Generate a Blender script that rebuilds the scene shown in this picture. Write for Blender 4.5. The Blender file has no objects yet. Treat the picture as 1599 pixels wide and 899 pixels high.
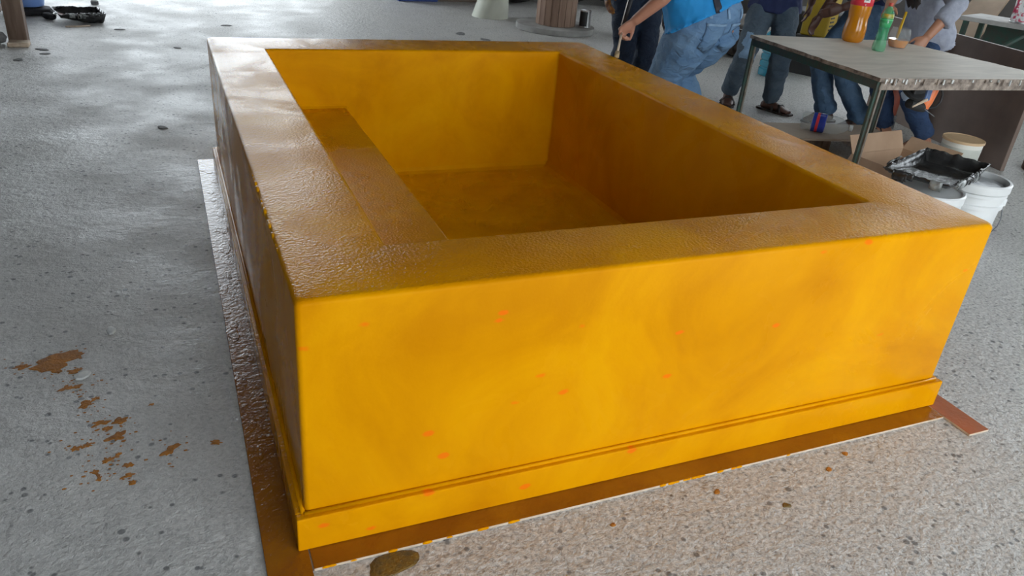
import bpy, bmesh, math, random
from mathutils import Vector as V, Matrix, noise as mnoise
random.seed(7)
sc = bpy.context.scene
COL = sc.collection

# ------------------------------------------------------------------ camera, sky, exposure
cam = bpy.data.objects.new('camera', bpy.data.cameras.new('camera'))
COL.objects.link(cam); sc.camera = cam
cam.location = (-0.16808, -1.32959, 1.37905)
cam.rotation_euler = (1.08973, -0.08553, -0.39447)
cam.data.sensor_width = 36.0; cam.data.lens = 36.0 * 1200.86 / 1599.0
cam.data.clip_start = 0.02; cam.data.clip_end = 300

wd = bpy.data.worlds.new('overcast_sky'); sc.world = wd; wd.use_nodes = True
bg = wd.node_tree.nodes['Background']
bg.inputs['Color'].default_value = (0.84, 0.92, 0.98, 1); bg.inputs['Strength'].default_value = 2.6
sun = bpy.data.objects.new('sun', bpy.data.lights.new('sun', 'SUN')); COL.objects.link(sun)
sun.data.energy = 2.5; sun.data.color = (1.0, .90, .76); sun.data.angle = .02
sun.rotation_euler = (math.radians(22), 0, math.radians(12))     # high sun outside, behind the camera
sc.view_settings.view_transform = 'Standard'; sc.view_settings.look = 'None'
sc.view_settings.gamma = 1; sc.view_settings.use_curve_mapping = False
sc.view_settings.exposure = 0.93

# ------------------------------------------------------------------ materials
def nodes(name):
    m = bpy.data.materials.new(name); m.use_nodes = True
    nt = m.node_tree; b = nt.nodes['Principled BSDF']
    return m, nt, b
def N(nt, kind, **kw):
    n = nt.nodes.new(kind)
    for k, v in kw.items():
        if k in n.inputs.keys(): n.inputs[k].default_value = v
        else: setattr(n, k, v)
    return n
def ramp(nt, src, stops):
    r = nt.nodes.new('ShaderNodeValToRGB'); e = r.color_ramp.elements
    while len(e) < len(stops): e.new(0.5)
    for el, (p, c) in zip(e, stops):
        el.position = p
        el.color = (c, c, c, 1) if isinstance(c, (int, float)) else (*c, 1)
    nt.links.new(src, r.inputs['Fac']); return r.outputs['Color']
def coords(nt, scale=(1, 1, 1)):
    t = nt.nodes.new('ShaderNodeTexCoord'); m = nt.nodes.new('ShaderNodeMapping')
    m.inputs['Scale'].default_value = scale
    nt.links.new(t.outputs['Object'], m.inputs['Vector']); return m.outputs['Vector']
def noise(nt, vec, scale, detail=5, rough=.55, dist=0):
    n = N(nt, 'ShaderNodeTexNoise', Scale=scale, Detail=detail, Roughness=rough, Distortion=dist)
    nt.links.new(vec, n.inputs['Vector']); return n.outputs['Fac']
def mix(nt, fac, a, b, mode='MIX'):
    n = nt.nodes.new('ShaderNodeMix'); n.data_type = 'RGBA'; n.blend_type = mode
    for s, i in ((fac, 0), (a, 6), (b, 7)):
        if isinstance(s, (int, float)): n.inputs[i].default_value = s
        elif isinstance(s, tuple): n.inputs[i].default_value = (*s, 1)
        else: nt.links.new(s, n.inputs[i])
    return n.outputs[2]
def bump(nt, b, h, strength, dist=.01, prev=None):
    n = N(nt, 'ShaderNodeBump', Strength=strength, Distance=dist); nt.links.new(h, n.inputs['Height'])
    if prev is not None: nt.links.new(prev, n.inputs['Normal'])
    nt.links.new(n.outputs['Normal'], b.inputs['Normal']); return n.outputs['Normal']
def M(name, c1, c2=None, scale=6, rough=.6, bmp=0, bscale=60, metal=0, stretch=(1, 1, 1), alpha=1, coat=0, dist=0, lo=.35, hi=.65, trans=0):
    m, nt, b = nodes(name)
    v = coords(nt, stretch)
    if c2 is None: c2 = tuple(x * .75 for x in c1)
    col = ramp(nt, noise(nt, v, scale, dist=dist), [(lo, c1), (hi, c2)])
    nt.links.new(col, b.inputs['Base Color'])
    b.inputs['Roughness'].default_value = rough; b.inputs['Metallic'].default_value = metal
    b.inputs['Alpha'].default_value = alpha; b.inputs['Coat Weight'].default_value = coat
    b.inputs['Transmission Weight'].default_value = trans
    if bmp: bump(nt, b, noise(nt, v, bscale, 4), bmp)
    return m

def gelcoat():
    m, nt, b = nodes('yellow_gelcoat')
    v = coords(nt); L = nt.links
    base = ramp(nt, noise(nt, v, 2.2, 6, .6, 1.2), [(.32, (.55, .202, .0006)), (.5, (.66, .266, .0006)), (.68, (.72, .318, .0008))])
    vs = coords(nt, (3.5, 3.5, 1.4))
    base = mix(nt, .18, base, ramp(nt, noise(nt, vs, 1.6, 5), [(.35, (.52, .185, .0006)), (.62, (.74, .328, .0008))]))
    # small red-orange specks showing through
    vo = N(nt, 'ShaderNodeTexVoronoi', Scale=7.5, Randomness=1.0); L.new(coords(nt, (1, 1, 2.0)), vo.inputs['Vector'])
    d = N(nt, 'ShaderNodeMath', operation='ADD'); L.new(vo.outputs['Distance'], d.inputs[0])
    n2 = N(nt, 'ShaderNodeMath', operation='MULTIPLY'); n2.inputs[1].default_value = .28
    L.new(noise(nt, v, 24, 4), n2.inputs[0]); L.new(n2.outputs[0], d.inputs[1])
    sp = ramp(nt, d.outputs[0], [(.205, .7), (.265, 0.0)])
    se = nt.nodes.new('ShaderNodeSeparateXYZ'); L.new(v, se.inputs[0])
    fm = N(nt, 'ShaderNodeMath', operation='LESS_THAN'); fm.inputs[1].default_value = .006; L.new(se.outputs[1], fm.inputs[0])
    sp = mix(nt, fm.outputs[0], (0., 0., 0.), sp)          # only the front panel was patched
    base = mix(nt, sp, base, (.86, .13, .006))
    L.new(base, b.inputs['Base Color'])
    L.new(ramp(nt, noise(nt, v, 2.7, 5, .6, .8), [(.38, .14), (.5, .24), (.62, .38)]), b.inputs['Roughness'])
    p = bump(nt, b, noise(nt, v, 5, 3), .15, .012)
    bump(nt, b, noise(nt, v, 130, 3), .1, .003, p)
    bn = b.inputs['Normal'].links[0].from_node
    ge = nt.nodes.new('ShaderNodeNewGeometry'); sn = nt.nodes.new('ShaderNodeSeparateXYZ'); L.new(ge.outputs['True Normal'], sn.inputs[0])
    ma = N(nt, 'ShaderNodeMapRange'); ma.inputs['From Min'].default_value = .6; ma.inputs['From Max'].default_value = 1.0
    ma.inputs['To Min'].default_value = .10; ma.inputs['To Max'].default_value = .75
    L.new(sn.outputs[2], ma.inputs['Value']); L.new(ma.outputs[0], bn.inputs['Strength'])   # hand-laid tops are grainier
    b.inputs['IOR'].default_value = 1.23; b.inputs['Specular Tint'].default_value = (1, .62, .12, 1)
    return m

def concrete():
    m, nt, b = nodes('rough_concrete'); L = nt.links
    v = coords(nt)
    big = ramp(nt, noise(nt, v, .7, 6, .6, .5), [(.3, (.42, .415, .405)), (.7, (.56, .55, .535))])
    mid = ramp(nt, noise(nt, v, 9, 6, .65), [(.3, (.33, .325, .315)), (.62, (.60, .59, .57))])
    col = mix(nt, .5, big, mid)
    grain = noise(nt, v, 75, 4, .7)
    # cleaner, trowelled slab on the left; exposed aggregate on the right
    sep = nt.nodes.new('ShaderNodeSeparateXYZ'); L.new(v, sep.inputs[0])
    ad = N(nt, 'ShaderNodeMath', operation='MULTIPLY_ADD'); ad.inputs[1].default_value = 1.2
    L.new(noise(nt, v, 1.3, 4), ad.inputs[0]); L.new(sep.outputs[0], ad.inputs[2])
    rough_mask = ramp(nt, ad.outputs[0], [(.25, .35), (1.0, 1.0)])
    gr = ramp(nt, grain, [(.34, (.13, .12, .11)), (.48, (.50, .485, .46)), (.66, (.80, .775, .74))])
    gm = mix(nt, rough_mask, (.0, .0, .0), (.62, .62, .62))
    col = mix(nt, gm, col, gr)
    pits = N(nt, 'ShaderNodeTexVoronoi', Scale=26); L.new(v, pits.inputs['Vector'])
    pn = N(nt, 'ShaderNodeMath', operation='MULTIPLY_ADD'); pn.inputs[1].default_value = .55
    L.new(noise(nt, v, 6, 4), pn.inputs[0]); L.new(pits.outputs['Distance'], pn.inputs[2])
    pit = ramp(nt, pn.outputs[0], [(.38, .9), (.47, 0.0)])
    col = mix(nt, pit, col, (.15, .15, .15))
    L.new(col, b.inputs['Base Color'])
    L.new(ramp(nt, noise(nt, v, 2.2, 5), [(.35, .42), (.65, .66)]), b.inputs['Roughness'])
    p = bump(nt, b, grain, .5, .006)
    bump(nt, b, noise(nt, v, 22, 5, .65), .8, .014, p)
    return m

def denim(name, c1, c2):
    m, nt, b = nodes(name); v = coords(nt)
    c = ramp(nt, noise(nt, v, 7, 5, .6, .6), [(.33, c1), (.66, c2)])
    nt.links.new(c, b.inputs['Base Color']); b.inputs['Roughness'].default_value = .85
    p = bump(nt, b, noise(nt, coords(nt, (1, 1, 1.6)), 16, 4, .5, 1.5), .6, .02)
    bump(nt, b, noise(nt, v, 420, 2), .2, .002, p)
    return m

GEL = gelcoat(); CONC = concrete()
PAINT_BROWN = M('wet_orange_resin', (.34, .125, .006), (.24, .075, .005), 5, .16, .3, 60)
PAINT_RED = M('orange_red_paint', (.42, .10, .012), (.34, .085, .01), 9, .35, .15, 80)
PLY_EDGE = M('pale_plywood_edge', (.62, .5, .38), (.5, .38, .27), 40, .7)
SPLASH = M('dried_orange_paint', (.46, .17, .01), (.26, .10, .015), 30, .75, .5, 120)
SPLASH_OLIVE = M('olive_brown_paint', (.20, .11, .012), (.10, .065, .02), 40, .6, .6, 140)
GREYCHIP = M('mortar_grey', (.2, .195, .19), (.1, .1, .1), 40, .8)
PALECHIP = M('pale_chip', (.66, .66, .62), (.5, .52, .52), 40, .6)
ROOF = M('dull_roof_sheet', (.11, .10, .09), (.075, .068, .06), 2, .6)
STEEL_BROWN = M('red_oxide_steel', (.12, .07, .05), None, 8, .6)
WALLM = M('grimy_wall', (.16, .15, .14), (.11, .10, .095), 2, .8, .2, 20)
WOOD_POST = M('weathered_timber', (.22, .15, .11), (.12, .075, .05), 4, .75, .3, 30, stretch=(6, 6, .6))
WOOD_TABLE = M('worn_plywood', (.76, .69, .60), (.62, .56, .48), 3.5, .6, .15, 40, stretch=(1, 4, 1), dist=.6)
TABLE_EDGE = M('splintered_edge', (.40, .33, .27), (.14, .11, .09), 28, .8, .6, 60)
GREEN_STEEL = M('chipped_green_paint', (.025, .075, .055), (.05, .055, .045), 20, .5, .2, 60)
BARE_STEEL = M('worn_steel_edge', (.27, .24, .2), (.17, .14, .11), 20, .5, metal=.4)
HARDBOARD = M('brown_hardboard', (.20, .14, .11), (.15, .105, .082), 4, .55, .15, 12)
TANBOARD = M('tan_board', (.30, .21, .135), (.20, .135, .085), 3, .65)
CARD = M('cardboard', (.46, .31, .20), (.40, .26, .165), 6, .8)
WHITE_PL = M('white_bucket_plastic', (.74, .75, .74), (.66, .67, .66), 6, .35)
CREAM_PL = M('cream_tub_plastic', (.74, .73, .66), (.66, .65, .58), 5, .4)
TAN_LID = M('tan_resin_lid', (.62, .43, .25), (.52, .36, .2), 6, .6)
GREY_GOO = M('grey_paste', (.30, .32, .34), (.5, .52, .54), 9, .3, .6, 25)
BLACK_TRAY = M('black_tray_plastic', (.012, .012, .013), (.035, .035, .035), 12, .22, .3, 40)
DRIED_GREY = M('dried_grey_resin', (.06, .065, .062), (.34, .36, .35), 22, .3, .8, 40)
RED_PAINT = M('red_paint_residue', (.20, .055, .025), (.09, .03, .02), 20, .5)
WIRE = M('steel_wire', (.25, .26, .28), None, 20, .35, metal=.8)
SPOOL_WOOD = M('spool_wood', (.36, .235, .17), (.25, .155, .11), 4, .75, .2, 30, stretch=(5, 5, .7))
SPOOL_GREY = M('dusty_grey_board', (.40, .39, .37), (.27, .26, .245), 6, .8, .2, 40)
CONE_PL = M('pale_cone_fibreglass', (.66, .67, .56), (.58, .59, .5), 4, .5)
TIN = M('bright_tin', (.62, .62, .63), (.5, .5, .5), 10, .3, metal=.9)
DARK_LABEL = M('dark_can_label', (.025, .025, .028), None, 10, .4)
BLUE_PL = M('pale_blue_plastic', (.20, .33, .66), (.15, .27, .60), 3, .3)
BLUE_BOX = M('blue_painted_box', (.025, .06, .26), (.02, .045, .19), 4, .5)
BLACK_CLOTH = M('black_cloth', (.012, .012, .014), (.022, .022, .025), 9, .9, .6, 18)
DARK_TARP = M('dark_tarp', (.022, .020, .02), (.04, .036, .034), 4, .7, .6, 9)
SACK = M('brown_sack', (.085, .062, .052), (.055, .042, .036), 7, .85, .5, 15)
PALE_SACK = M('pale_sack', (.42, .39, .36), (.33, .30, .28), 7, .8, .5, 15)
TEAL_PL = M('teal_jug_plastic', (.05, .36, .50), (.03, .27, .40), 3, .12, alpha=.72)
YELLOW_PL = M('mustard_plastic', (.36, .24, .012), (.30, .19, .01), 4, .5)
GREYBLUE = M('grey_drum', (.27, .30, .31), (.2, .22, .22), 5, .45, .2, 15)
RUST = M('rust_band', (.16, .08, .05), (.09, .05, .035), 14, .8)
TERRA = M('rust_red_paint', (.24, .055, .03), (.19, .045, .025), 7, .6)
ORANGE_TOOL = M('orange_tool_plastic', (.80, .20, .05), (.7, .16, .04), 8, .4)
BLACK_RUB = M('black_rubber', (.014, .014, .014), (.028, .028, .028), 12, .6)
BLUE_TOOL = M('blue_grey_casting', (.10, .17, .33), None, 12, .4)
PET = M('clear_pet', (.62, .66, .66), (.68, .72, .72), 3, .05, alpha=.27)
GREEN_PET = M('green_pet', (.05, .36, .15), (.06, .42, .19), 3, .06, alpha=.5)
GREEN_LABEL = M('bright_green_label', (.03, .42, .11), (.35, .6, .4), 22, .3, lo=.45, hi=.75)
GREEN_TOP = M('leafy_label_band', (.10, .38, .05), (.5, .28, .03), 30, .35)
ORANGE_SODA = M('orange_soda', (.62, .225, .006), (.56, .195, .005), 3, .12, coat=.6)
RED_LABEL = M('red_label', (.70, .045, .06), (.6, .03, .05), 8, .25)
WHITE_PRINT = M('white_print', (.82, .80, .80), None, 30, .4)
BLACK_PRINT = M('black_print', (.02, .02, .02), None, 30, .5)
RED_CAP = M('red_cap', (.62, .08, .05), None, 8, .35)
BLUE_LABEL = M('blue_label', (.03, .06, .40), (.025, .05, .30), 16, .2)
PINK_LABEL = M('pink_splash_label', (.55, .03, .10), (.78, .76, .77), 22, .3, lo=.47, hi=.53)
YELLOW_BRIGHT = M('bright_yellow_plastic', (.80, .48, .01), None, 5, .4)
SPONGE = M('pale_yellow_sponge', (.70, .60, .24), (.6, .5, .18), 25, .9)
JEAN_LIGHT = denim('faded_denim', (.145, .255, .40), (.075, .155, .275))
JEAN_DARK = denim('dark_denim', (.022, .040, .075), (.013, .022, .045))
JEAN_MID = denim('mid_denim', (.050, .105, .19), (.085, .15, .24))
JEAN_GREY = denim('grey_blue_denim', (.040, .065, .095), (.075, .105, .135))
JEAN_BLUE = denim('blue_denim', (.035, .075, .17), (.02, .04, .09))
SHIRT_BLUE = M('bright_blue_jersey', (.012, .27, .62), (.01, .22, .54), 5, .8, .4, 14)
SHIRT_NAVY = M('navy_jersey', (.012, .022, .085), (.009, .016, .06), 5, .85, .4, 14)
SHIRT_DARK = M('charcoal_jersey', (.02, .022, .03), None, 5, .85, .4, 14)
SWEATER = M('heather_grey_knit', (.36, .38, .45), (.30, .32, .39), 30, .9, .5, 30)
BELT = M('navy_belt', (.01, .012, .025), None, 20, .6)
SKIN_A = M('tan_skin', (.42, .20, .13), (.36, .165, .105), 8, .5)
SKIN_B = M('brown_skin', (.11, .05, .035), (.085, .038, .027), 8, .5)
SKIN_C = M('warm_skin', (.46, .22, .13), (.40, .185, .11), 8, .5)
GLOVE = M('orange_stained_fingers', (.50, .20, .025), (.12, .05, .03), 30, .5)
HAIR = M('dark_hair', (.013, .009, .008), (.028, .02, .017), 40, .45, .5, 90, stretch=(8, 8, 1))
SANDAL = M('brown_sandal', (.035, .02, .016), (.02, .012, .01), 12, .6)
EYE = M('eye_white', (.7, .7, .68), None, 5, .2)
LIP = M('lip', (.30, .10, .08), None, 8, .5)
BRISTLE = M('brush_bristle', (.45, .33, .18), (.3, .2, .1), 60, .8)

# ------------------------------------------------------------------ mesh helpers
def link(name, me, mats=None, parent=None, smooth=False):
    o = bpy.data.objects.new(name, me); COL.objects.link(o)
    if mats is not None:
        for m in (mats if isinstance(mats, (list, tuple)) else [mats]): me.materials.append(m)
    if smooth: me.polygons.foreach_set('use_smooth', [True] * len(me.polygons))
    if parent is not None: o.parent = parent
    return o
def from_bm(name, bm, mats=None, parent=None, smooth=False):
    bmesh.ops.recalc_face_normals(bm, faces=bm.faces[:])
    me = bpy.data.meshes.new(name); bm.to_mesh(me); bm.free()
    return link(name, me, mats, parent, smooth)
def tag(o, label, cat, group=None):
    o['label'] = label; o['category'] = cat
    if group: o['group'] = group
    return o
def struct(o): o['kind'] = 'structure'; return o
def empty(name, loc=(0, 0, 0), rz=0):
    o = bpy.data.objects.new(name, None); COL.objects.link(o); o.empty_display_size = .1
    o.location = loc; o.rotation_euler = (0, 0, rz); return o
def b_box(bm, lo, hi, bev=0, mat=None, seg=2):
    lo, hi = V(lo), V(hi)
    r = bmesh.ops.create_cube(bm, size=1); vs = r['verts']
    for v in vs: v.co = V(((lo[i] + hi[i]) / 2 + v.co[i] * (hi[i] - lo[i]) for i in range(3)))
    if mat is not None:
        bmesh.ops.transform(bm, matrix=mat, verts=vs)
    if bev:
        es = list({e for v in vs for e in v.link_edges})
        bmesh.ops.bevel(bm, geom=es, offset=bev, segments=seg, affect='EDGES', profile=.5)
def box(name, lo, hi, mats, parent=None, bev=.004, mat=None, seg=2):
    bm = bmesh.new(); b_box(bm, lo, hi, bev, mat, seg); return from_bm(name, bm, mats, parent)
def b_rings(bm, rings, cap=True):
    prev = None; n = len(rings[0])
    first = None
    for r in rings:
        vs = [bm.verts.new(p) for p in r]
        if prev:
            for i in range(n): bm.faces.new((prev[i], prev[(i + 1) % n], vs[(i + 1) % n], vs[i]))
        else: first = vs
        prev = vs
    if cap: bm.faces.new(first[::-1]); bm.faces.new(prev)
def b_tube(bm, pts, rad, n=10, flat=1.0, up=None):
    pts = [V(p) for p in pts]
    if isinstance(rad, (int, float)): rad = [rad] * len(pts)
    rings = []; a = None
    for i, p in enumerate(pts):
        t = (pts[min(i + 1, len(pts) - 1)] - pts[max(i - 1, 0)]).normalized()
        if a is None:
            a = V(up) if up is not None else (V((0, 0, 1)) if abs(t.z) < .9 else V((1, 0, 0)))
        a = (a - t * a.dot(t)).normalized(); b = t.cross(a)
        rings.append([p + (a * math.cos(k * 2 * math.pi / n) * flat + b * math.sin(k * 2 * math.pi / n)) * rad[i] for k in range(n)])
    b_rings(bm, rings)
def tube(name, pts, rad, mats, parent=None, n=10, flat=1.0, up=None):
    bm = bmesh.new(); b_tube(bm, pts, rad, n, flat, up); return from_bm(name, bm, mats, parent, True)
def lathe(name, prof, mats, parent=None, n=32, center=(0, 0, 0), mat=None, petal=0, shear=(0, 0), cap=True):
    """prof: (radius, z) pairs from the bottom up"""
    bm = bmesh.new(); rings = []
    z0 = prof[0][1]
    for r, z in prof:
        ring = []
        for k in range(n):
            a = k * 2 * math.pi / n
            dz = 0
            if petal and z < z0 + petal * 1.2: dz = -petal * .5 * (1 - math.cos(5 * a)) * .5 + 0
            ring.append(V((center[0] + r * math.cos(a) + shear[0] * (z - z0), center[1] + r * math.sin(a) + shear[1] * (z - z0), center[2] + z - dz)))
        rings.append(ring)
    b_rings(bm, rings, cap)
    if mat is not None: bmesh.ops.transform(bm, matrix=mat, verts=bm.verts[:])
    o = from_bm(name, bm, mats, parent)
    me = o.data
    me.polygons.foreach_set('use_smooth', [True] * len(me.polygons))
    try: me.set_sharp_from_angle(angle=math.radians(40))
    except Exception: pass
    return o
def baked(o):
    """replace an object's mesh by its evaluated (modified) mesh"""
    bpy.context.view_layer.update()
    dg = bpy.context.evaluated_depsgraph_get()
    me = bpy.data.meshes.new_from_object(o.evaluated_get(dg))
    old = o.data; o.modifiers.clear(); o.data = me; bpy.data.meshes.remove(old)
    return o
def blob(name, cx, cy, z, r, mats, parent, asp=1.0, rot=0, h=.003, n=16, rough=.35, seed=0):
    """low irregular dome lying on a surface"""
    rnd = random.Random(seed * 7919 + int(abs(cx) * 1000) + int(abs(cy) * 3000))
    bm = bmesh.new(); rs = [1 + rnd.uniform(-rough, rough) for _ in range(n)]
    rs = [(rs[i] + .5 * rs[i - 1] + .5 * rs[(i + 1) % n]) / 2 for i in range(n)]
    rings = []
    for f, zz in ((1, 0), (.86, .75), (.4, 1.0)):
        rings.append([V((cx + r * f * rs[k] * (math.cos(k * 2 * math.pi / n) * asp * math.cos(rot) - math.sin(k * 2 * math.pi / n) * math.sin(rot)),
                         cy + r * f * rs[k] * (math.cos(k * 2 * math.pi / n) * asp * math.sin(rot) + math.sin(k * 2 * math.pi / n) * math.cos(rot)), z + h * zz)) for k in range(n)])
    b_rings(bm, rings); return from_bm(name, bm, mats, parent)
def text(name, s, size, mats, parent, matrix, ext=.0006):
    cu = bpy.data.curves.new(name, 'FONT'); cu.body = s; cu.size = size; cu.extrude = ext
    cu.align_x = 'CENTER'; cu.align_y = 'CENTER'
    t = bpy.data.objects.new(name, cu); COL.objects.link(t); bpy.context.view_layer.update()
    me = bpy.data.meshes.new_from_object(t.evaluated_get(bpy.context.evaluated_depsgraph_get()))
    bpy.data.objects.remove(t); bpy.data.curves.remove(cu)
    me.transform(matrix); me.materials.clear()
    return link(name, me, mats, parent)

# ------------------------------------------------------------------ the building
def plane(name, x0, x1, y0, y1, z, mats):
    return box(name, (x0, y0, z - .12), (x1, y1, z), mats, bev=0)
floor = struct(plane('floor', -30, 30, -30, 40, 0, CONC))
XL, XR, YB, YF, ZR = -7.0, 7.6, 9.6, -3.9, 4.6
SX0, SX1, SY0, SY1 = 4.3, 5.5, .9, 4.6                  # unseen translucent skylight, added to brighten the table and people
bm = bmesh.new()
b_box(bm, (XL - .3, YF, ZR), (SX0, YB + .3, ZR + .12)); b_box(bm, (SX1, YF, ZR), (XR + .3, YB + .3, ZR + .12))
b_box(bm, (SX0, YF, ZR), (SX1, SY0, ZR + .12)); b_box(bm, (SX0, SY1, ZR), (SX1, YB + .3, ZR + .12))
struct(from_bm('ceiling', bm, ROOF))
FROST = bpy.data.materials.new('added_frosted_sheet'); FROST.use_nodes = True
_t = FROST.node_tree; _t.nodes.remove(_t.nodes['Principled BSDF']); _b = _t.nodes.new('ShaderNodeBsdfTranslucent')
_c = ramp(_t, noise(_t, coords(_t), 3), [(.3, (.45, .47, .46)), (.7, (.52, .53, .51))]); _t.links.new(_c, _b.inputs['Color'])
_t.links.new(_b.outputs[0], _t.nodes['Material Output'].inputs['Surface'])
struct(box('added_skylight', (SX0, SY0, ZR + .02), (SX1, SY1, ZR + .024), FROST, bev=0))
struct(box('wall_left', (XL - .2, YF, 0), (XL, YB, ZR), WALLM, bev=0))
bm = bmesh.new()                                      # right wall: open bay near the front, high windows further back
b_box(bm, (XR, 2.2, 0), (XR + .2, 3.0, ZR)); b_box(bm, (XR, 3.0, 0), (XR + .2, 7.4, .9)); b_box(bm, (XR, 3.0, 2.4), (XR + .2, 7.4, ZR))
b_box(bm, (XR, 7.4, 0), (XR + .2, YB, ZR)); b_box(bm, (XR, .2, 2.4), (XR + .2, 2.2, ZR)); b_box(bm, (XR, YF, 0), (XR + .2, .2, ZR))
struct(from_bm('wall_right', bm, WALLM))
bm = bmesh.new()                                      # back wall: wide doorway on the left, one high window
b_box(bm, (-2.4, YB, 4.1), (1.9, YB + .2, ZR)); b_box(bm, (XL, YB, 0), (-2.4, YB + .2, ZR)); b_box(bm, (1.9, YB, 0), (6.0, YB + .2, ZR))
b_box(bm, (7.1, YB, 0), (XR, YB + .2, ZR)); b_box(bm, (6.0, YB, 0), (7.1, YB + .2, 1.9)); b_box(bm, (6.0, YB, 3.3), (7.1, YB + .2, ZR))
struct(from_bm('wall_back', bm, WALLM))
bm = bmesh.new(); b_box(bm, (XL, YF - .2, 0), (-.6, YF, ZR)); b_box(bm, (-.6, YF - .2, 4.4), (5.6, YF, ZR)); b_box(bm, (5.6, YF - .2, 0), (XR + .2, YF, ZR))
struct(from_bm('added_front_wall', bm, WALLM))  # unseen wall pieces, added to cut daylight on the left floor and tub front
for i, y in enumerate((-2.5, .5, 3.5, 6.5)):
    struct(box('trim_%d' % (i + 1), (XL, y - .06, ZR - .22), (XR, y + .06, ZR - .002), STEEL_BROWN, bev=0))

# paint splashes and lumps stuck to the slab
SP = [(-.585, .945, .040, 1.6, .35), (-.67, .945, .018, 1.6, .2), (-.535, .975, .02, 2.0, .5), (-.575, .90, .016, 1.3, 0), (-.53, .885, .018, 1.5, .2),
      (-.545, .80, .018, 1.4, .3), (-.515, .80, .016, 1.2, .4), (-.49, .705, .02, 1.4, .6), (-.465, .725, .012, 1.4, .2), (-.40, .60, .018, 1.3, .5),
      (-.445, .605, .02, 1.5, .2), (-.43, .575, .012, 1.4, .2), (-.405, .53, .022, 1.4, .7), (-.50, .51, .014, 1.2, .3), (-.475, .515, .014, 1.2, .3),
      (-.425, .44, .013, 1.3, .8), (-.40, .455, .010, 1.2, .6), (-.375, .405, .012, 1.3, .3), (-.45, .40, .016, .6, .3), (-.44, .375, .012, .7, .2),
      (-.375, .365, .013, 1.6, .2), (-.275, .435, .018, 2.2, .8), (-.165, .435, .012, 1.8, -.4), (-.365, .335, .011, 1.2, .3), (-.32, .655, .008, 1.2, .3)]
for i, (x, y, r, a, ro) in enumerate(SP):
    r *= 1 if i == 0 else .72
    blob('paint_splash', x, y, .0004, r, SPLASH if i % 4 else SPLASH, floor, a, ro, .0012 + r * .012, seed=i, rough=.75, n=28)
bm = bmesh.new(); rnd = random.Random(21)
for i in range(170):
    k = rnd.choice(SP[:22]); x, y = k[0] + rnd.gauss(0, .035), k[1] + rnd.gauss(0, .04); r = rnd.uniform(.0012, .004)
    b_rings(bm, [[V((x + r * f * math.cos(t * 1.257) * 1.5, y + r * f * math.sin(t * 1.257), .0004 + z)) for t in range(5)] for f, z in ((1, 0), (.6, .0008))])
sk = from_bm('paint_speckle', bm, SPLASH, floor); sk['kind'] = 'stuff'
for i, (x, y, r, a, ro) in enumerate([(.175, -.115, .03, 2.2, .1), (1.05, -.14, .008, 1.4, .5), (1.42, -.16, .007, 1.4, .2), (1.52, -.12, .008, 1.5, .3), (1.20, -.24, .009, 1.4, .2), (.72, -.16, .007, 1.2, .1)]):
    blob('paint_splash', x, y, .0004, r, SPLASH_OLIVE if i in (0, 4) else SPLASH, floor, a, ro, .003, seed=50 + i, rough=.4)
for i, (x, y, r, m) in enumerate([(-.505, .835 + .02, .02, PALECHIP), (-.44, 1.10, .016, PALECHIP), (-1.04, 5.45, .035, GREYCHIP), (-1.0, 5.3, .03, GREYCHIP), (-1.15, 5.1, .03, GREYCHIP),
                                  (-.1, 5.55, .022, GREYCHIP), (.35, 6.6, .03, GREYCHIP), (.45, 4.3, .02, GREYCHIP), (-.25, 3.35, .03, GREYCHIP), (-.55, 6.3, .03, GREYCHIP), (2.6, 6.4, .05, GREYCHIP), (2.75, 6.1, .04, GREYCHIP)]):
    blob('mortar_lump', x, y, .0004, r, m, floor, 1.6, .5 + i, .006, seed=80 + i, n=10, rough=.5)

# ------------------------------------------------------------------ the yellow tub
W, L, H, Z0 = 1.971, 2.626, .640, .009
R1, R2, R3, R4, ZF, BW, ZB = .237, .227, .268, .269, .022, .354, .370
tub = tag(empty('tub_mould', (0, 0, 0)), 'large glossy yellow rectangular tub with wide rim and inner bench', 'tub')
bm = bmesh.new()
def ring4(x0, y0, x1, y1, z): return [bm.verts.new(p) for p in ((x0, y0, z), (x1, y0, z), (x1, y1, z), (x0, y1, z))]
ob, ot = ring4(0, 0, W, L, Z0), ring4(0, 0, W, L, H)
it, ib = ring4(R1, R2, W - R3, L - R4, H), ring4(R1, R2, W - R3, L - R4, ZF)
for a, b in ((ob, ot), (ot, it), (it, ib)):
    for i in range(4): bm.faces.new((a[i], a[(i + 1) % 4], b[(i + 1) % 4], b[i]))
bm.faces.new(ib); bm.faces.new(ob[::-1])
es = [e for e in bm.edges if not (e.verts[0].co.z < .01 and e.verts[1].co.z < .01)]
bmesh.ops.bevel(bm, geom=es, offset=.013, segments=4, affect='EDGES', profile=.5)
shell = from_bm('shell', bm, GEL, tub, True); shell.data.set_sharp_from_angle(angle=math.radians(35))
box('bench', (R1 - .005, R2 - .005, ZF - .005), (R1 + BW, L - R4 + .004, ZB), GEL, tub, .010, seg=3)
def cove(name, pts, parent=tub):                       # triangular fillet bead
    bm = bmesh.new(); rings = [[V(q) for q in p] for p in pts]; b_rings(bm, rings); return from_bm(name, bm, GEL, parent)
xr, yb = W - R3 + .002, L - R4 + .002
cove('floor_fillet', [[(xr, y, ZF), (xr, y, ZF + .035), (xr - .014, y, ZF + .012), (xr - .04, y, ZF)] for y in (R2, yb)])
cove('floor_fillet', [[(x, yb, ZF), (x, yb, ZF + .03), (x, yb - .012, ZF + .01), (x, yb - .034, ZF)] for x in (R1 + BW, xr)])
cove('bench_fillet', [[(x, yb, ZB - .001), (x, yb, ZB + .022), (x, yb - .008, ZB + .008), (x, yb - .022, ZB - .001)] for x in (R1, R1 + BW)])
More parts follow.
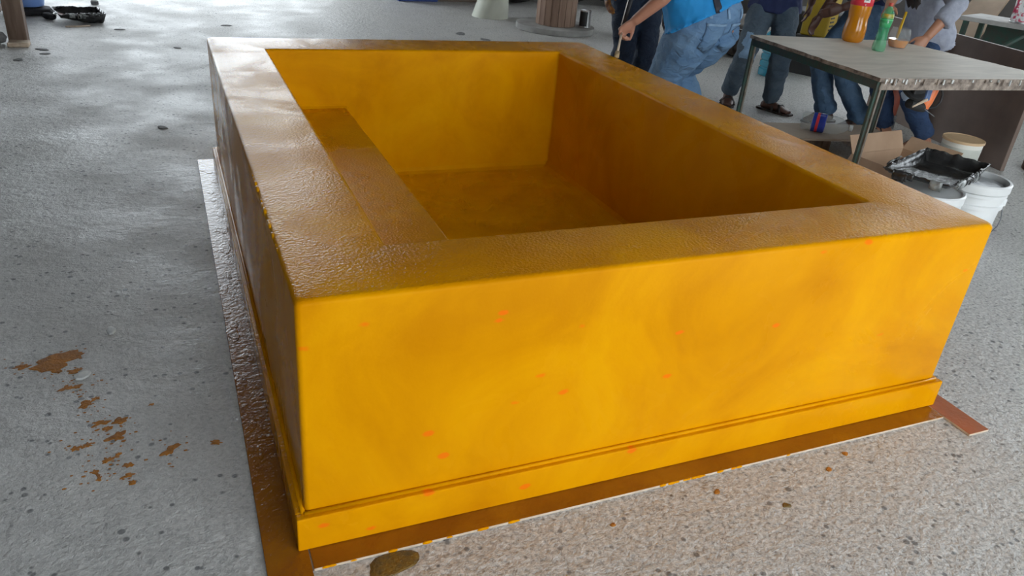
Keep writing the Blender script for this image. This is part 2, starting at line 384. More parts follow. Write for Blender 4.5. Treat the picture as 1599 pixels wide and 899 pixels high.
# skirting band around the foot
T, FH = .021, .102
def skirt(lo, hi): box('skirting', lo, hi, GEL, tub, .004, seg=3)
skirt((-T, -T, Z0), (W + T, .001, FH)); skirt((-T, L - .001, Z0), (W + T, L + T, FH))
skirt((-T, .001, Z0), (.001, L - .001, FH)); skirt((W - .001, .001, Z0), (W + T, L - .001, FH))
tube('seam_bead', [(-.002, -.004, FH + .002), (W * .3, -.004, FH + .002), (W * .7, -.004, FH + .0025), (W + .002, -.004, FH + .002)], .0055, GEL, tub, 8)
tube('seam_bead', [(-.004, -.002, FH + .002), (-.004, L * .5, FH + .002), (-.004, L, FH + .002)], .0055, GEL, tub, 8)
# runs and lumps of paint along the left rim edge
rnd = random.Random(3)
for i in range(30):
    y = .26 + i * .018 + rnd.uniform(-.008, .008)
    bm = bmesh.new(); bmesh.ops.create_icosphere(bm, subdivisions=2, radius=1)
    s = rnd.uniform(.003, .0075); e = rnd.uniform(1.5, 3.5); z_ = rnd.uniform(-.016, -.004)
    for v in bm.verts: v.co = V((.0025 - z_ * .1 + v.co.x * s * .7, y + v.co.y * s * e, H + z_ + v.co.z * s))
    from_bm('paint_run', bm, GEL, tub, True)

# base boards
def board(name, lo, hi, top, label, rz=0, piv=None):
    bm = bmesh.new(); b_box(bm, lo, hi, .0015)
    if rz: bmesh.ops.rotate(bm, verts=bm.verts[:], cent=V(piv or lo), matrix=Matrix.Rotation(rz, 3, 'Z'))
    for f in bm.faces: f.material_index = 0 if f.normal.z > .5 else 1
    o = from_bm(name, bm, [top, PLY_EDGE]); return tag(o, label, 'board')
bl = board('base_board', (-.094, -.16, .0005), (.001, 2.745, .0085), PAINT_BROWN, 'long resin-coated strip board under the left side of the tub')
bl.data.materials[1] = PAINT_BROWN
bf = board('base_board', (.004, -.079, .0005), (1.972, .06, .0085), PAINT_BROWN, 'orange-brown strip board with pale edge under the tub front')
bo = board('offcut_board', (1.975, -.172, .0005), (2.062, .10, .0085), PAINT_RED, 'short rust-orange offcut board poking out at the right front corner')
for i in range(26):                                   # drips hanging over the pale edge
    x = random.choice((random.uniform(.03, .5), random.uniform(.75, 1.35), random.uniform(.9, 1.0)))
    bm = bmesh.new(); bmesh.ops.create_icosphere(bm, subdivisions=2, radius=1); s = random.uniform(.003, .005)
    for v in bm.verts: v.co = V((x + v.co.x * s * random.uniform(2.6, 2.8), -.0785 + v.co.y * s * .7, .0055 + v.co.z * s * .9))
    from_bm('paint_drip', bm, GEL, bf, True)
for i in range(22):                                   # wrinkled resin skin on the left board
    y = random.uniform(.1, 2.6); x = random.uniform(-.085, -.03)
    blob('resin_ridge', x, y, .0084, random.uniform(.008, .02), PAINT_BROWN, bl, random.uniform(1.5, 3), 1.5 + random.uniform(-.2, .2), .0012, 12, .5, i)

# ------------------------------------------------------------------ plywood work table
tb = [V((2.938, 2.384, 0)), V((2.854, 1.324, 0)), V((4.075, 1.262, 0)), V((3.985, 2.262, 0))]
TZ = .74
table = tag(empty('work_table', tb[1]), 'worn plywood work table on green steel legs with bottles on it', 'table')
def tp(v): return v - tb[1]
cen = sum(tb, V()) / 4
bm = bmesh.new(); n = 26
top_pts = []
rnd = random.Random(11)
for i in range(4):
    a, b = tb[i], tb[(i + 1) % 4]
    for k in range(n):
        q = a.lerp(b, k / n); out = (q - cen).normalized()
        top_pts.append(q + out * rnd.uniform(-.006, .006) * (0 if k == 0 else 1))
lo_ = [bm.verts.new(tp(q) + V((0, 0, TZ - .018))) for q in top_pts]; hi_ = [bm.verts.new(tp(q) + V((0, 0, TZ))) for q in top_pts]
f = bm.faces.new(hi_); f.material_index = 0
bm.faces.new(lo_[::-1]).material_index = 1
m_ = len(lo_)
for i in range(m_): bm.faces.new((lo_[i], lo_[(i + 1) % m_], hi_[(i + 1) % m_], hi_[i])).material_index = 1
from_bm('tabletop', bm, [WOOD_TABLE, TABLE_EDGE], table)
for i in range(4):
    a, b = tb[i], tb[(i + 1) % 4]; ins = lambda q: tp(q + (cen - q).normalized() * .03)
    d = (b - a).normalized(); ang = math.atan2(d.y, d.x)
    p0 = ins(a); ln = (ins(b) - p0).length
    mt = Matrix.Translation(p0) @ Matrix.Rotation(ang, 4, 'Z')
    box('rail', (0, -.012, TZ - .058), (ln, .012, TZ - .019), TABLE_EDGE if i == 1 else GREEN_STEEL, table, .002, mt)
    q = ins(a)
    if i == 2:                                         # splayed leg at the free corner
        lg = tube('leg', [(q.x, q.y, TZ - .03), (q.x + .46, q.y - .30, .006)], .014, GREEN_STEEL, table, 8); continue
    lg = box('leg', (q.x - .013, q.y - .003, .0), (q.x + .011, q.y + .013, TZ - .02), GREEN_STEEL, table, .002)
    box('leg_edge', (q.x + .001, q.y - .013, .001), (q.x + .012, q.y - .0032, TZ - .03), BARE_STEEL, lg, .001)
rnd = random.Random(5)
for i in range(34):                                   # splinters and caked resin along the front edge
    t = rnd.uniform(.02, .98); q = tp(tb[1].lerp(tb[2], t)); h = rnd.uniform(.008, .028)
    box('edge_splinter', (q.x, q.y - .009, TZ - .004 - h), (q.x + rnd.uniform(.004, .012), q.y - .001, TZ - .004), [PALECHIP if i % 3 else TABLE_EDGE], table, .001)

def bottle(name, label, loc, h, r, body_prof, mat, cap_mat, parts=(), tilt=None):
    t = tag(empty(name, loc), label, 'bottle')
    if tilt is not None: t.rotation_euler = tilt
    lathe('bottle_body', [(a * r, b * h) for a, b in body_prof], mat, t, 28)
    if cap_mat is not None: lathe('cap', [(.30 * r, .925 * h), (.31 * r, .93 * h), (.31 * r, .995 * h), (.27 * r, h)], cap_mat, t, 20)
    return t
PROF = [(.45, .012), (.72, .0), (.93, .03), (1, .08), (1, .22), (.93, .30), (.88, .36), (.95, .44), (.97, .56), (.97, .62), (.92, .70), (.72, .80), (.42, .88), (.28, .905), (.28, .935)]
# orange soda
ob_ = bottle('soda_bottle', 'big bottle of orange soda with red label on the plywood table', (3.556, 2.225, TZ), .37, .064, PROF, ORANGE_SODA, RED_CAP)
lathe('label', [(.0625, .205), (.0632, .206), (.0632, .262), (.0622, .264)], RED_LABEL, ob_, 28)
def on_cyl(r, ang, z, tw=0): return Matrix.Rotation(ang, 4, 'Z') @ Matrix.Translation((r, 0, z)) @ Matrix.Rotation(math.pi / 2, 4, 'Z') @ Matrix.Rotation(math.pi / 2, 4, 'X')
va = math.atan2(-1.33 - 2.225, -.168 - 3.556)
lb = link('label_panel', bpy.data.meshes.new('lp'), None, ob_)
bm = bmesh.new()
rg = []
for zz in (.226, .258):
    rg.append([V((.0637 * math.cos(va + .42 + k * .07), .0637 * math.sin(va + .42 + k * .07), zz)) for k in range(-4, 5)])
v0 = [bm.verts.new(p) for p in rg[0]]; v1 = [bm.verts.new(p) for p in rg[1]]
for k in range(8): bm.faces.new((v0[k], v0[k + 1], v1[k + 1], v1[k]))
bm.to_mesh(lb.data); bm.free(); lb.data.materials.append(WHITE_PRINT)
text('label_print', 'SE', .026, BLACK_PRINT, ob_, on_cyl(.0648, va + .42, .242))
text('label_print', 'c', .02, WHITE_PRINT, ob_, on_cyl(.0648, va + .35, .215))
# green soda
gb = bottle('soda_bottle', 'slim green soda bottle with orange cap on the plywood table', (3.494, 1.962, TZ), .255, .036,
            [(.6, .01), (.85, 0), (.98, .03), (1, .1), (.86, .28), (.74, .40), (.82, .52), (.94, .62), (.92, .72), (.75, .82), (.42, .89), (.32, .91), (.32, .935)], GREEN_PET, RED_CAP)
lathe('label', [(.0285, .128), (.0325, .15), (.0340, .168), (.0338, .172)], GREEN_LABEL, gb, 24)
lathe('label', [(.0335, .176), (.033, .186), (.031, .196), (.030, .199)], GREEN_TOP, gb, 24)
text('label_print', 'S', .018, WHITE_PRINT, gb, on_cyl(.0350, math.atan2(-1.33 - 1.945, -.168 - 3.494) + .3, .158))
# cut-bottle cup
cup = tag(empty('cut_bottle_cup', (3.745, 2.062, TZ)), 'cut-off clear bottle bottom with orange resin used as a cup', 'cup')
lathe('cup_wall', [(.03, .006), (.045, .0), (.056, .02), (.060, .05), (.058, .085), (.050, .108), (.048, .108), (.056, .085), (.058, .05), (.054, .022), (.044, .004)], M('thin_clear_pet', (.5, .54, .54), (.55, .58, .58), 3, .05, alpha=.12), cup, 28)
lathe('resin', [(.028, .008), (.044, .005), (.052, .022), (.056, .046), (.0, .047)], ORANGE_SODA, cup, 28)
tag(tube('stirring_stick', [(3.735, 2.07, TZ + .05), (3.728, 2.06, TZ + .12), (3.72, 2.045, TZ + .20)], [.009, .010, .008], YELLOW_BRIGHT, None, 8, .5), 'flat bright yellow stirring stick standing in the cup', 'stick')

# angle grinder hanging from the front rail of the table
g = tag(empty('angle_grinder', (3.235, 1.43, .636)), 'orange and black power tool hanging under the table edge', 'power tool')
g.scale = (.9, .9, .9)
lathe('motor_housing', [(.0, -.09), (.028, -.088), (.034, -.05), (.034, .02), (.030, .06), (.0, .062)], ORANGE_TOOL, g, 20, mat=Matrix.Translation((.10, -.02, .01)) @ Matrix.Rotation(.25, 4, 'Y'))
lathe('rear_handle', [(.0, .0), (.026, .002), (.03, .05), (.026, .13), (.0, .135)], BLACK_RUB, g, 18, mat=Matrix.Translation((.085, -.02, -.075)) @ Matrix.Rotation(-1.35, 4, 'Y'))
box('gear_head', (-.05, -.04, .0), (.06, .03, .065), BLACK_RUB, g, .012)
box('casting', (.035, -.052, -.03), (.075, -.01, .045), BLUE_TOOL, g, .008)
lathe('wheel_guard', [(.0, 0), (.066, .002), (.07, .02), (.064, .022), (.0, .006)], BLACK_RUB, g, 26, mat=Matrix.Translation((-.03, -.005, .01)) @ Matrix.Rotation(.6, 4, 'X'))
tube('cord', [(.13, -.02, .07), (.16, -.03, .04), (.185, -.03, 0), (.19, -.03, -.04), (.165, -.03, -.07), (.12, -.03, -.075), (.06, -.02, -.06)], .006, BLACK_RUB, g, 8)
tube('cord', [(.12, .0, .06), (.1, .01, .075), (.07, .02, .078)], .006, BLACK_RUB, g, 8)
tube('side_handle', [(-.035, -.04, -.06), (.0, -.045, -.045), (.05, -.05, -.02)], [.008, .007, .010], PLY_EDGE, g, 8)
tube('tool_key', [(.06, -.05, -.075), (.14, -.06, -.115)], .0025, WIRE, g, 6)

# ------------------------------------------------------------------ buckets, tray, carton
def bucket(label, loc, mats, lid, ez=-.9):
    t = tag(empty('bucket', loc), label, 'bucket'); t.scale = (1, 1, .955)
    lathe('bucket_body', [(.125, .0), (.13, .003), (.137, .19), (.1405, .24), (.150, .243), (.150, .262), (.143, .266), (.144, .30), (.152, .303), (.152, .318), (.145, .321), (.146, .34), (.141, .34), (.134, .2), (.125, .02), (.0, .02)], mats, t, 40)
    if lid: lathe('lid', [(.149, .325), (.1565, .326), (.1575, .362), (.152, .368), (.143, .366), (.140, .358), (.0, .357)], mats, t, 40)
    else:
        lathe('rim', [(.147, .325), (.1565, .326), (.1575, .362), (.152, .368), (.143, .366), (.141, .33), (.143, .326)], mats, t, 40)
        lathe('paste', [(.138, .31), (.1405, .338), (.10, .342), (.05, .333), (.0, .346)], GREY_GOO, t, 30)
    for s in (-1, 1): box('handle_ear', (s * .142 - .012, -.02, .235), (s * .142 + .020 * s + .012, .02, .275), mats, t, .004, Matrix.Rotation(ez, 4, 'Z'))
    pts = []
    for k in range(13):
        a = math.pi * k / 12; p = V((.158 * math.cos(a), -.165 * math.sin(a), .255 - .13 * math.sin(a)))
        pts.append(Matrix.Rotation(ez, 3, 'Z') @ p)
    tube('handle', pts, .0025, WIRE, t, 6)
    return t
bucket('white lidded bucket under the black tray, nearest the tub', (2.895, .930, 0), WHITE_PL, True, .75)
bucket('open white bucket with grey paste, right of the black tray', (3.295, 1.0, 0), WHITE_PL, False, -.45)
tubc = tag(empty('tub_container', (4.19, 1.765, 0)), 'cream round tub with tan lid in front of the brown panel', 'tub')
lathe('tub_body', [(.098, 0), (.102, .004), (.113, .255), (.1145, .262), (.0, .262)], CREAM_PL, tubc, 36)
lathe('tub_lid', [(.1145, .255), (.1185, .256), (.1185, .27), (.1145, .272), (.112, .268), (.0, .268)], [TAN_LID], tubc, 36)
lathe('printed_band', [(.1095, .165), (.1098, .166), (.1125, .228), (.112, .229)], M('grey_green_band', (.5, .51, .45), None, 5, .5), tubc, 36, cap=False)

def paint_tray(name, label, loc, rz, Lx=.46, Wy=.30, dep=.075, tilt=(0, 0), res=RED_PAINT, seed=1, liner=True):
    t = tag(empty(name, loc), label, 'tray'); t.rotation_euler = (tilt[0], tilt[1], rz)
    nx, ny = 40, 24; rnd = random.Random(seed)
    def hgt(u, v):        # u 0 shallow end .. 1 deep end
        fl = dep * (.62 * (1 - u / .62) if u < .62 else 0) + .004
        e = min(u * Lx, (1 - u) * Lx, v * Wy, (1 - v) * Wy)
        wl = max(0, 1 - e / .022)
        z = fl + (dep - fl) * min(1, wl * 1.1)
        if e > .03 and u < .6: z += .0022 * math.sin(v * 60)
        z += .004 * mnoise.noise(V((u * 9, v * 9, seed))) * (1 + 2 * (wl > 0))
        return z
    bm = bmesh.new()
    g = [[bm.verts.new(((i / nx - .5) * Lx, (j / ny - .5) * Wy, hgt(i / nx, j / ny))) for j in range(ny + 1)] for i in range(nx + 1)]
    for i in range(nx):
        for j in range(ny):
            f = bm.faces.new((g[i][j], g[i + 1][j], g[i + 1][j + 1], g[i][j + 1]))
            f.material_index = 1 if (.06 < i / nx < .6 and 2 < j < ny - 2 and mnoise.noise(V((i * .22, j * .5, seed))) > -.12) else 0
    o = from_bm('tray_pan', bm, [BLACK_TRAY, res], t, True)
    s = o.modifiers.new('s', 'SOLIDIFY'); s.thickness = .004; s.offset = -1; baked(o)
    if liner:             # torn flaps of dried resin folded over the edge
        for k in range(15):
            side = rnd.choice((0, 0, 1, 2)); w = rnd.uniform(.03, .07); d = rnd.uniform(.02, .05)
            bm = bmesh.new(); q = rnd.uniform(-.4, .3)
            rows = []
            for a in range(6):
                row = []
                for b in range(6):
                    u = a / 5; s_ = b / 5
                    out = .006 + .012 * math.sin(s_ * 2.6) + rnd.uniform(-.003, .003)
                    z = dep + .006 - d * s_ * s_ + rnd.uniform(-.003, .003)
                    if side == 0: p = V((q * Lx + (u - .5) * w, -Wy / 2 - out, z))
                    elif side == 1: p = V((-Lx / 2 - out, q * Wy + (u - .5) * w, z))
                    else: p = V((-abs(q) * Lx + (u - .5) * w, Wy / 2 + out, z))
                    row.append(bm.verts.new(p))
                rows.append(row)
            for a in range(5):
                for b in range(5): bm.faces.new((rows[a][b], rows[a + 1][b], rows[a + 1][b + 1], rows[a][b + 1]))
            f = from_bm('resin_flap', bm, DRIED_GREY if k % 2 else BLACK_TRAY, t, True)
            s2 = f.modifiers.new('s', 'SOLIDIFY'); s2.thickness = .003; baked(f)
    return t
paint_tray('roller_tray', 'black roller tray caked with grey resin resting on two white buckets', (3.02, 1.01, .3555), .39, .56, .29, .062, (0, 0), DRIED_GREY, 4)
paint_tray('roller_tray', 'old black roller tray with red paint lying on the far left floor', (-.865, 6.70, .003), .25, .37, .36, .085, (0, 0), RED_PAINT, 9)

ct = tag(empty('cardboard_box', (3.72, 1.76, 0), .12), 'open cardboard box with raised flaps under the table', 'box')
for nm, lo, hi in (('side', (-.24, -.17, 0), (.24, -.165, .16)), ('side', (-.24, .165, 0), (.24, .17, .16)), ('side', (-.24, -.17, 0), (-.235, .17, .16)), ('side', (.235, -.17, 0), (.24, .17, .16)), ('bottom', (-.24, -.17, .001), (.24, .17, .006))):
    box(nm, lo, hi, CARD, ct, .001)
def flap(p0, p1, out, w):
    a, b, o_ = V(p0), V(p1), V(out).normalized() * w; n_ = (b - a).cross(o_).normalized() * .004
    bm = bmesh.new(); b_rings(bm, [[a, b, b + o_, a + o_], [a + n_, b + n_, b + o_ + n_, a + o_ + n_]]); from_bm('flap', bm, CARD, ct)
flap((-.24, .168, .16), (.24, .168, .16), (0, .45, .9), .11); flap((.238, -.17, .16), (.238, .17, .16), (.6, 0, .7), .09)
flap((-.24, -.168, .16), (.24, -.168, .16), (0, -.9, -.4), .13); flap((-.238, -.17, .16), (-.238, .17, .16), (-.5, 0, -.8), .13)

# low platform with the empty bottle on it
pf = tag(empty('low_platform', (3.72, 2.42, 0), -.18), 'low tan plywood platform on the floor behind the tub', 'platform')
box('deck', (-.32, -.03, .075), (.60, .34, .09), TANBOARD if False else M('pale_tan_ply', (.46, .37, .28), (.36, .28, .21), 5, .7), pf, .002)
for x in (-.28, .05, .36): box('runner', (x - .03, -.02, .0), (x + .03, .33, .0745), WOOD_POST, pf, .003)
eb = tag(empty('empty_bottle', (3.72, 2.62, .0905 + .064)), 'empty clear plastic bottle with blue label lying on the platform', 'bottle')
eb.rotation_euler = (0, math.radians(90), math.radians(-47))
lathe('bottle_body', [(a * .062, b * .33) for a, b in PROF], PET, eb, 28)
lathe('label', [(.0605, .07), (.0632, .075), (.0632, .15), (.058, .155)], BLUE_LABEL, eb, 28, cap=False)
lathe('label_stripe', [(.0639, .095), (.0640, .096), (.0640, .112), (.0639, .113)], RED_LABEL, eb, 28, cap=False)
lathe('cap', [(.019, .306), (.020, .308), (.020, .328), (.0, .33)], WHITE_PL, eb, 18)

# ------------------------------------------------------------------ brown panel, second bench and things at the right
pn = tag(empty('standing_hardboard', (4.775, 1.856, 0), math.atan2(1.35, .30)), 'tall brown hardboard panel standing on edge behind the cream tub', 'panel')
box('sheet', (0, -.03, 0), (1.55, 0, .73), HARDBOARD, pn, .003)
for x in (.06, .74, 1.43): box('panel_batten', (x, -.075, .0), (x + .06, -.031, .71), TANBOARD, pn, .003)
st = tag(empty('second_bench', (6.15, 3.35, 0)), 'grey-topped workbench on green legs behind the brown panel', 'table')
st.rotation_euler = (0, 0, .354)
box('bench_top', (0, -1.0, .70), (.5, .20, .735), SPOOL_GREY, st, .003)
for x in (.03, .46):
    for y in (-.95, .15): box('leg', (x - .02, y - .02, 0), (x + .02, y + .02, .70), GREEN_STEEL, st, .002)
tube('brace', [(.03, -.35, .69), (.03, .13, .25)], .018, GREEN_STEEL, st, 8)
box('back_sheet', (.44, -.9, .05), (.455, .1, .66), GREEN_STEEL, st, .002)
can = tag(empty('paint_can', (6.385, 3.20, .7355)), 'paint tin with pink and white label on the grey bench', 'can')
lathe('tin', [(.084, 0), (.088, .002), (.088, .008), (.085, .01), (.085, .19), (.088, .192), (.088, .2), (.08, .201), (.078, .195), (.0, .195)], TIN, can, 36)
lathe('label', [(.0855, .014), (.0860, .015), (.0860, .184), (.0855, .185)], PINK_LABEL, can, 36, cap=False)
cva = math.atan2(-1.33 - 3.2, -.168 - 6.385)
text('label_print', 'LES', .05, BLACK_PRINT, can, on_cyl(.0885, cva + .12, .145))
lb_ = tag(empty('leaning_board', (6.12, 3.74, 0)), 'wide tan plank leaning up to the window sill behind the bench', 'board')
pd = V((1.43, .57, .99)); pw = pd.cross(V((0, 0, 1))).normalized() * .15; pt_ = pd.cross(pw).normalized() * .012
bm = bmesh.new(); b_rings(bm, [[q + pw + pt_, q - pw + pt_, q - pw - pt_, q + pw - pt_] for q in (V((0, 0, .012)), pd)])
from_bm('plank_sheet', bm, TANBOARD, lb_)
dr = tag(empty('grey_drum', (5.17, 1.73, 0)), 'grey drum with rusty foot at the right edge beside the brown panel', 'drum')
lathe('drum_body', [(.20, .04), (.205, .05), (.205, .27), (.212, .28), (.205, .29), (.205, .55), (.212, .56), (.205, .57), (.205, .82), (.212, .83), (.2, .84), (.0, .83)], GREYBLUE, dr, 36)
lathe('drum_foot', [(.205, 0), (.212, .002), (.212, .045), (.205, .048)], RUST, dr, 36)
pp = tag(empty('red_pipe', (4.80, 2.86, 0)), 'short rust-red standing pipe between the two pairs of jeans', 'pipe')
lathe('pipe_body', [(.045, .10), (.05, .102), (.055, .70), (.05, .705), (.04, .70), (.04, .12)], TERRA, pp, 24)
lathe('pipe_foot', [(.06, 0), (.062, .002), (.06, .10), (.0, .101)], GREYCHIP, pp, 24)

# ------------------------------------------------------------------ far background
sp = tag(empty('cable_spool', (3.84, 6.74, 0)), 'large wooden cable spool standing on its round flange', 'cable spool')
lathe('bottom_flange', [(.435, .0), (.44, .004), (.44, .055), (.435, .06), (.0, .06)], SPOOL_GREY, sp, 56)
lathe('top_flange', [(.0, .62), (.435, .62), (.44, .624), (.44, .675), (.435, .68), (.0, .68)], SPOOL_GREY, sp, 56)
for k in range(18):
    a = k * 2 * math.pi / 18
    box('stave', (.195, -.036, .0605), (.22, .036, .6195), SPOOL_WOOD, sp, .004, Matrix.Rotation(a, 4, 'Z'))
for k in range(4):
    a = k * math.pi / 2 + .5
    tube('bolt', [(.12 * math.cos(a), .12 * math.sin(a), .675), (.12 * math.cos(a), .12 * math.sin(a), .70)], .012, WIRE, sp, 8)
cn = tag(empty('small_can', (4.135, 6.60, .061)), 'small tin with dark label on the spool flange', 'can')
lathe('tin', [(.062, 0), (.066, .002), (.064, .008), (.064, .17), (.066, .172), (.066, .178), (.058, .178), (.056, .17), (.0, .17)], TIN, cn, 30)
bm = bmesh.new()
for zz in (0, 1):
    pass
arc = [(.0648 * math.cos(a), .0648 * math.sin(a)) for a in [math.radians(x) for x in range(165, 262, 8)]]
v0 = [bm.verts.new((x, y, .012)) for x, y in arc]; v1 = [bm.verts.new((x, y, .165)) for x, y in arc]
for k in range(len(arc) - 1): bm.faces.new((v0[k], v0[k + 1], v1[k + 1], v1[k]))
from_bm('dark_label', bm, DARK_LABEL, cn, True)
co = tag(empty('pale_cone', (3.36, 7.52, 0)), 'pale fibreglass cone on the floor left of the spool', 'cone')
lathe('cone_body', [(.215, 0), (.215, .01), (.10, .62), (.095, .63), (.085, .62), (.19, .02)], CONE_PL, co, 40, shear=(.12, -.08))
bb = tag(empty('blue_crate', (3.05, 8.75, 0), .1), 'blue crate with brown front at the far back', 'crate')
box('crate_side', (-.55, -.2, 0), (-.02, .3, .5), BLUE_BOX, bb, .01); box('crate_front', (-.015, -.16, 0), (.75, .3, .45), HARDBOARD, bb, .01)
for i, (x, y, sx, sy, sz, lab) in enumerate([(4.2, 8.75, .35, .3, .55, 'dark covered heap behind the pale cone'), (5.02, 8.85, .4, .3, .75, 'dark covered heap behind the spool'), (5.9, 8.7, .55, .3, .7, 'dark covered heap far behind the stained hand')]):
    bm = bmesh.new(); bmesh.ops.create_icosphere(bm, subdivisions=4, radius=1)
    for v in bm.verts:
        c = v.co.copy(); k = max(abs(c.x), abs(c.y), abs(c.z)) ** .5
        c = c / max(k, .3) * .9
        c *= 1 + .16 * mnoise.noise(c * 2.2 + V((i * 5, 0, 0)))
        v.co = V((x + c.x * sx, y + c.y * sy, max(.002, sz * .5 + c.z * sz * .5)))
    tag(from_bm('tarp_heap', bm, DARK_TARP, None, True), lab, 'heap')
# dark bench-like heap and sack behind the table
def heap(name, label, cat, c, s, rz, mat, seed, sq=.5):
    bm = bmesh.new(); bmesh.ops.create_icosphere(bm, subdivisions=4, radius=1); R_ = Matrix.Rotation(rz, 3, 'Z')
    for v in bm.verts:
        q = v.co.copy(); k = max(abs(q.x), abs(q.y), abs(q.z)) ** sq; q = q / max(k, .3) * .92
        q *= 1 + .10 * mnoise.noise(q * 2.4 + V((seed * 3.1, 0, 0))) + .03 * mnoise.noise(q * 9 + V((seed, 0, 0)))
        p = R_ @ V((q.x * s[0], q.y * s[1], 0)); v.co = V((p.x, p.y, max(.0, s[2] * .5 + q.z * s[2] * .5)))
    o = from_bm(name, bm, mat, None, True); o.location = c
    return tag(o, label, cat)
heap('tarp_bundle', 'long dark tarp-covered bundle on the floor behind the water jug', 'bundle', (6.2, 5.05, 0), (.5, .32, .55), -.77, DARK_TARP, 3, .8)
heap('black_heap', 'tall black covered heap behind the brown sack', 'heap', (5.35, 6.2, 0), (.4, .3, .85), .2, BLACK_CLOTH, 17, .7)
heap('brown_sack', 'dark brown sack standing behind the bending man', 'sack', (5.33, 5.42, 0), (.2, .18, .27), 0, SACK, 5)
heap('pale_sack', 'pale rounded bundle lying on top of the dark brown sack', 'sack', (5.38, 5.40, .262), (.13, .12, .17), 0, PALE_SACK, 6, .3)
jg = tag(empty('water_jug', (5.08, 4.52, 0)), 'ribbed teal water jug on the floor behind the walking legs', 'jug')
pr = [(.12, .0), (.135, .008)]
for k in range(5): z = .03 + k * .062; pr += [(.137, z), (.137, z + .035), (.128, z + .045), (.128, z + .052)]
pr += [(.137, .345), (.13, .375), (.09, .42), (.035, .445), (.03, .45), (.03, .485)]
lathe('jug_body', pr, TEAL_PL, jg, 36); lathe('jug_cap', [(.034, .478), (.035, .48), (.035, .505), (.0, .507)], BLUE_PL, jg, 20)
yc = tag(empty('yellow_crate', (5.60, 4.62, 0), .5), 'mustard yellow slotted plastic crate behind the table', 'crate')
box('crate_body', (-.12, -.12, .36), (.13, .13, .72), YELLOW_PL, yc, .015)
box('crate_stand', (-.15, -.15, .0), (.16, .16, .3595), DARK_TARP, yc, .01)
for k in range(5): box('slot', (-.09, -.124, .39 + k * .035), (.02, -.1195, .405 + k * .035), BLACK_RUB, yc, .001)

# left background
pt = tag(box('timber_post', (-1.275, 5.655, 0), (-1.15, 5.78, 4.595), WOOD_POST, None, .006), 'dark weathered timber post at the left edge', 'post')
tag(box('wood_block', (-1.27, 5.52, 0), (-1.13, 5.64, .035), PLY_EDGE, None, .008, seg=2), 'small pale wood block at the foot of the timber post', 'block')
tag(box('wood_block', (-1.50, 5.36, 0), (-1.33, 5.46, .05), M('raw_pine', (.55, .36, .18), (.42, .27, .13), 6, .7), None, .008), 'tan pine block on the floor left of the post', 'block')
rk = heap('rubble_stone', 'grey stone against the foot of the timber post', 'stone', (-1.38, 5.62, 0), (.11, .07, .10), .4, GREYCHIP, 8, .3)
bj = tag(empty('blue_container', (-1.27, 6.98, .07)), 'pale blue plastic container behind the timber post', 'container')
lathe('container_body', [(.10, 0), (.118, .008), (.126, .05), (.126, .12), (.120, .13), (.126, .14), (.126, .26), (.12, .27), (.126, .28), (.126, .37), (.1, .41), (.045, .44), (.04, .48), (.0, .48)], BLUE_PL, bj, 32)
heap('black_rag', 'crumpled black rag under the blue container', 'rag', (-1.285, 6.97, 0), (.215, .17, .072), .2, BLACK_CLOTH, 12, .4)
heap('black_rag', 'small black rag right of the blue container', 'rag', (-1.10, 6.72, 0), (.045, .09, .06), .5, BLACK_CLOTH, 14, .3)
gc = tag(empty('grey_crate', (-1.72, 7.25, 0), 0), 'grey-green crate on a wooden base at the far left', 'crate')
box('crate_body', (-.2, -.2, .05), (.2, .2, .5), M('grey_green_paint', (.30, .36, .35), (.24, .29, .28), 6, .6), gc, .01); box('crate_base', (-.21, -.21, 0), (.21, .21, .0495), WOOD_POST, gc, .004)
tag(tube('paint_stick', [(-.95, 6.36, .008), (-.85, 6.39, .008), (-.77, 6.42, .008)], [.012, .010, .011], PLY_EDGE, None, 8, .6), 'thin pale stick in front of the old roller tray', 'stick')
wp = tag(empty('white_pipe', (-.79, 7.62, 0)), 'short white plastic pipe standing beyond the old roller tray', 'pipe')
lathe('pipe_wall', [(.028, 0), (.03, .002), (.03, .9), (.028, .902), (.024, .9), (.024, .01)], WHITE_PL, wp, 20)
lathe('pipe_collar', [(.033, .0), (.035, .002), (.035, .03), (.031, .032)], GREYCHIP, wp, 20)

